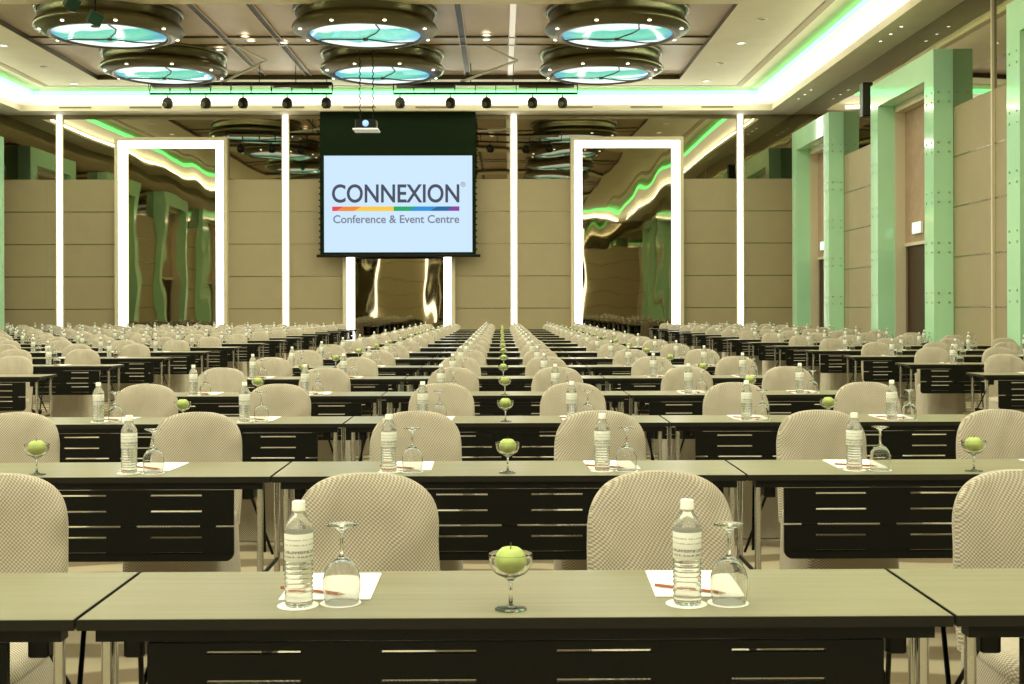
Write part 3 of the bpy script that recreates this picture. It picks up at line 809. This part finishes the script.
for ti, (a, c) in enumerate(TRAYS):
    for ri, yy in enumerate((a + 6.05, a + 1.17)):
        for xi, xx in enumerate((-9.30, -3.27, 2.79)):
            l = bpy.data.objects.new('chandelier_lamp', lamp); C.objects.link(l); l.location = (xx, yy, 7.88)
            o = empty('chandelier', (xx + ri * (.06, .07, -.02)[xi], yy, 7.82))
            l.parent = o; l.location = (0, 0, -.13); l.visible_glossy = False
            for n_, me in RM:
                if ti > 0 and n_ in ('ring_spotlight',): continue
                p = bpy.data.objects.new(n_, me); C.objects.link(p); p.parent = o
            w_ = ('left', 'middle', 'right')[xi]
            if ti == 0: lb = 'round turquoise glass ceiling light, %s of its row, %s' % (w_, ('smaller-looking row above the truss', 'row cut closest to picture top')[ri])
            else: lb = 'round turquoise glass ceiling light over the %s seating bay, %s row, %s' % (('third', 'second', 'first')[ti - 1], ('far', 'near')[ri], w_)
            tag(o, lb, 'chandelier', 'round glass chandeliers')

# ------------------------------------------------------------ lighting rigs
RY = 35.0
def rp(p, q, y=RY): return ((p - 501) / F_PX * y, y, CAM_Z + (308 - q) / F_PX * y)
for k, (p0, p1, lamps, strut, lb) in enumerate(((151, 333, (169, 207, 244, 288, 327), ((255, 48), (275, 67), (222, 83)), 'left'),
                                                (394, 578, (400.5, 451, 487, 533, 563), ((485, 48), (517, 65), (461, 82)), 'right'))):
    o = empty('lighting_truss', (0, 0, 0))
    x0, _, zt = rp(p0, 83.5); x1, _, zb = rp(p1, 93.5)
    b = MB()
    for yy in (RY - .12, RY + .12): b.tube((x0, yy, zt), (x1, yy, zt), .028, M['blackm'], 8)
    for yy in (RY,): b.tube((x0, yy, zb), (x1, yy, zb), .034, M['blackm'], 8)
    b.build('rail', o)
    n = 9
    for q in range(n + 1):
        x = x0 + (x1 - x0) * q / n; b = MB()
        b.tube((x, RY - .12, zt), (x, RY, zb), .012, M['blackm'], 6); b.tube((x, RY + .12, zt), (x, RY, zb), .012, M['blackm'], 6); b.tube((x, RY - .12, zt), (x, RY + .12, zt), .012, M['blackm'], 6)
        b.build('rung', o)
    b = MB()
    b.box(x0 + .1, x0 + (x1 - x0) * .33, RY - .1, RY + .1, zt - .12, zt - .05, M['bronzed']); b.build('cable_tray', o); b = MB(); b.box(x0 + (x1 - x0) * .68, x1 - .1, RY - .1, RY + .1, zt - .12, zt - .05, M['bronzed']); b.build('cable_tray', o)
    for q in ((.42, .6, .8, .97), (.2, .42, .65, .85))[k]:
        b = MB(); x = x0 + (x1 - x0) * q; b.tube((x, RY, zt), (x, RY, ZT - .002), .012, M['blackm'], 6); b.build('suspension_cable', o)
    b = MB(); pts = [rp(*s) for s in strut]
    pts = [(x, RY - .9, min(z, 8.1)) if i == 0 else (x, RY - .4, z) if i == 1 else (x, RY, z) for i, (x, y, z) in enumerate(pts)]
    pts[0] = (pts[0][0], RY - 2.5, ZT - .01); pts[1] = (pts[1][0], RY - 1.2, ZT - .16)
    for p, q in zip(pts, pts[1:]): b.tube(p, q, .036, M['white'], 6)
    b.build('white_strut', o)
    tag(o, 'black lighting truss hung from the ceiling, the %s of two' % lb, 'truss', 'hanging lighting trusses')
    for i, lp in enumerate(lamps):
        x, y, z = rp(lp, 103)
        s = empty('spotlight', (x, y, z))
        MB().lathe([(0, -.16), (.10, -.14), (.145, -.06), (.15, .03), (.11, .12), (.05, .16), (0, .165)], M['blackm'], 18).build('housing', s)
        MB().tube((0, 0, .15), (0, 0, zb - z - .036), .016, M['blackm'], 6).build('hanger', s)
        b = MB(); b.tube((-.05, -.13, -.05), (-.06, -.165, -.07), .07, M['bronzed'], 12); b.build('lens', s)
        tag(s, 'round black spotlight under %s truss, %s from left' % (lb, ORD[i]), 'spotlight', 'black spotlights under the trusses')
for i, (p, q) in enumerate(((74, 3), (97, 18))):
    y = 26.4; x, _, z = rp(p, q, y)
    s = empty('stage_light', (x, y, z))
    b = MB(); b.bbox(-.14, .14, -.14, .14, -.13, .13, M['stage'], .03); h = b.build('housing', s); h.rotation_euler = (.5, .3, .7)
    MB().tube((0, 0, .1), (0, 0, 8.29 - z), .02, M['blackm'], 6).build('hanger', s)
    b = MB(); b.lathe([(0, 0), (.09, .0), (.09, .02), (0, .02)], M['bronzed'], 14); b.build('lens', s).location = (0, 0, -.19)
    tag(s, 'small dark green stage light hung before leftmost chandelier, ' + ('higher one' if i == 0 else 'lower one'), 'spotlight')

# ------------------------------------------------------------ hanging speaker, exit signs, vents, downlights
x, y = 9.37, 31.0
o = empty('loudspeaker', (x, y, 0))
MB().bbox(-.13, .13, -.16, .16, 6.25, 7.12, M['blackm'], .03).build('cabinet', o)
MB().box(-.11, .11, -.17, -.16, 6.29, 7.08, M['slot']).build('grille', o)
MB().box(.13, XR - x - .005, -.03, .03, 6.65, 6.72, M['blackm']).build('wall_bracket', o)
tag(o, 'black loudspeaker mounted high on right wall beside green portal', 'speaker')
for i, (a, c) in enumerate(PORT[:2]):
    yy = c - LEG - (1.0 if i == 1 else .8)
    o = empty('exit_sign', (XR + .20, yy, 3.12))
    MB().box(-.03, .03, -.3, .3, 0, .28, M['white']).build('case', o)
    MB().box(-.036, -.03, -.27, .27, .03, .25, M['exit']).build('lit_face', o)
    tag(o, 'small lit exit sign over the doorway of the %s green portal' % ('farther' if i == 0 else 'nearer'), 'sign')
k = 0
for i, p in enumerate((77, 147, 218, 289, 360, 432, 503, 577, 647, 718)):
    yy = YB - .9 - .001; x = at(p, yy)
    o = empty('air_vent', (x, yy, 7.86))
    MB().box(-.52, .52, -.012, 0, -.03, .03, M['cream2']).build('frame', o)
    b = MB()
    for z in (-.014, .006): b.box(-.5, .5, -.016, -.012, z, z + .010, M['slot'])
    b.build('slot', o)
    tag(o, 'slim slot air vent in the back cove edge, %s from the left' % (ORD[i]), 'vent', 'slot vents along the back cove')
b = MB().lathe([(.10, .0), (.10, -.012), (.075, -.014), (.07, .0)], M['white'], 20)
DLR = b.mesh('rim'); DLL = MB().lathe([(0, -.003), (.072, -.003)], M['down'], 20).mesh('lens'); DLO = MB().lathe([(0, -.003), (.072, -.003)], M['cream2'], 20).mesh('lens')
def downlight(x, y, z, on, lb, wsp=None, sc=1.3):
    o = empty('downlight', (x, y, z)); o.scale = (sc,) * 3
    for n_, me in (('rim', DLR), ('lens', DLL if on else DLO)):
        p = bpy.data.objects.new(n_, me); C.objects.link(p); p.parent = o
    tag(o, lb, 'light', 'round ceiling downlights')
def cz(p, q, z): 
    s = (308 - q) / (z - CAM_Z); return ((p - 501) / s, F_PX / s)
for i, (p, q, on, lb) in enumerate(((742, 43, 1, 'bright recessed downlight on cream ceiling right of bronze tray'), (707, 81, 1, 'bright recessed downlight at far right corner of cream ceiling'),
        (763, 19, 0, 'unlit recessed downlight nearest the right green cove'), (722, 63, 0, 'unlit recessed downlight between two lit ones, right ceiling'),
        (6, 45, 1, 'bright recessed downlight at left edge of picture'), (76, 83, 1, 'bright recessed downlight at far left corner of cream ceiling'),
        (45, 66, 0, 'unlit recessed downlight on the left cream ceiling'))):
    x, y = cz(p, q, Z_CEIL); downlight(x, y, Z_CEIL - .001, on, lb)
for i, (p, q, lb) in enumerate(((246, 36, 'upper of two downlights between left and middle near chandeliers'), (252, 40.5, 'lower of two downlights between left and middle near chandeliers'),
        (487, 35, 'upper of two downlights between middle and right near chandeliers'), (487, 39.5, 'lower of two downlights between middle and right near chandeliers'),
        (222, 2, 'downlight at top edge between left and middle chandeliers'), (221, 49.5, 'downlight right of the left far chandelier'), (285, 42.5, 'downlight left of the middle chandelier by slot'))):
    x, y = cz(p, q, ZT - .06); downlight(x, y, ZT - .055, 1, lb)
# tiny spots in threes on the side soffits
for i, y in enumerate((36.2, 28.2, 20.2)):
    for j in range(3):
        for X, nm in ((XR - .55, 'right'), (XL + .55, 'left')):
            downlight(X, y + (j - 1) * .75, Z_SOF - .001, 1, 'tiny spot in %s soffit, %s trio from back wall, %s of three' % (nm, ORD[i], ('farthest', 'middle', 'nearest')[2 - j]), sc=.55)
# downlight beams (the hall's general light)
sp = bpy.data.lights.new('downlight_beam', 'AREA'); sp.shape = 'DISK'; sp.size = .5; sp.energy = SPOT_W; sp.color = (1, .95, .72)
for y in (37, 31.9, 26.9, 21.4, 16.2, 10.9, 5.9, .4, -4.6):
    for x in (-13.2, -6.4, -.35, 6.4):
        l = bpy.data.objects.new('downlight_beam', sp); C.objects.link(l); l.location = (x, y, 8.24); l.visible_glossy = False
# linear lamps on the inner lip of the soffit, aimed inward and up over the ceiling
for nm_, X, Y, L, rx, ry in (('r', XR - .96, (YF + YB) / 2, YB - YF - 3, 0, 1), ('l', XL + .96, (YF + YB) / 2, YB - YF - 3, 0, -1), ('b', (XL + XR) / 2, YB - .96, XR - XL - 3, 1, 0), ('f', (XL + XR) / 2, YF + .96, XR - XL - 3, -1, 0)):
    ld = bpy.data.lights.new('cove_lamp', 'AREA'); ld.shape = 'RECTANGLE'; ld.color = (1, .96, .76); ld.energy = UP_W * L
    ld.size, ld.size_y = (L, .14) if rx else (.14, L)
    l = bpy.data.objects.new('cove_lamp', ld); C.objects.link(l); l.location = (X, Y, 7.84)
    d = Vector((-ry, -rx, .75));
    if ry:
        zax = -d.normalized(); yax = Vector((0, 1, 0)); xax = yax.cross(zax)
        l.rotation_euler = Matrix((xax, yax, zax)).transposed().to_euler()
    else:
        zax = -d.normalized(); xax = Vector((1, 0, 0)); yax = zax.cross(xax)
        l.rotation_euler = Matrix((xax, yax, zax)).transposed().to_euler()
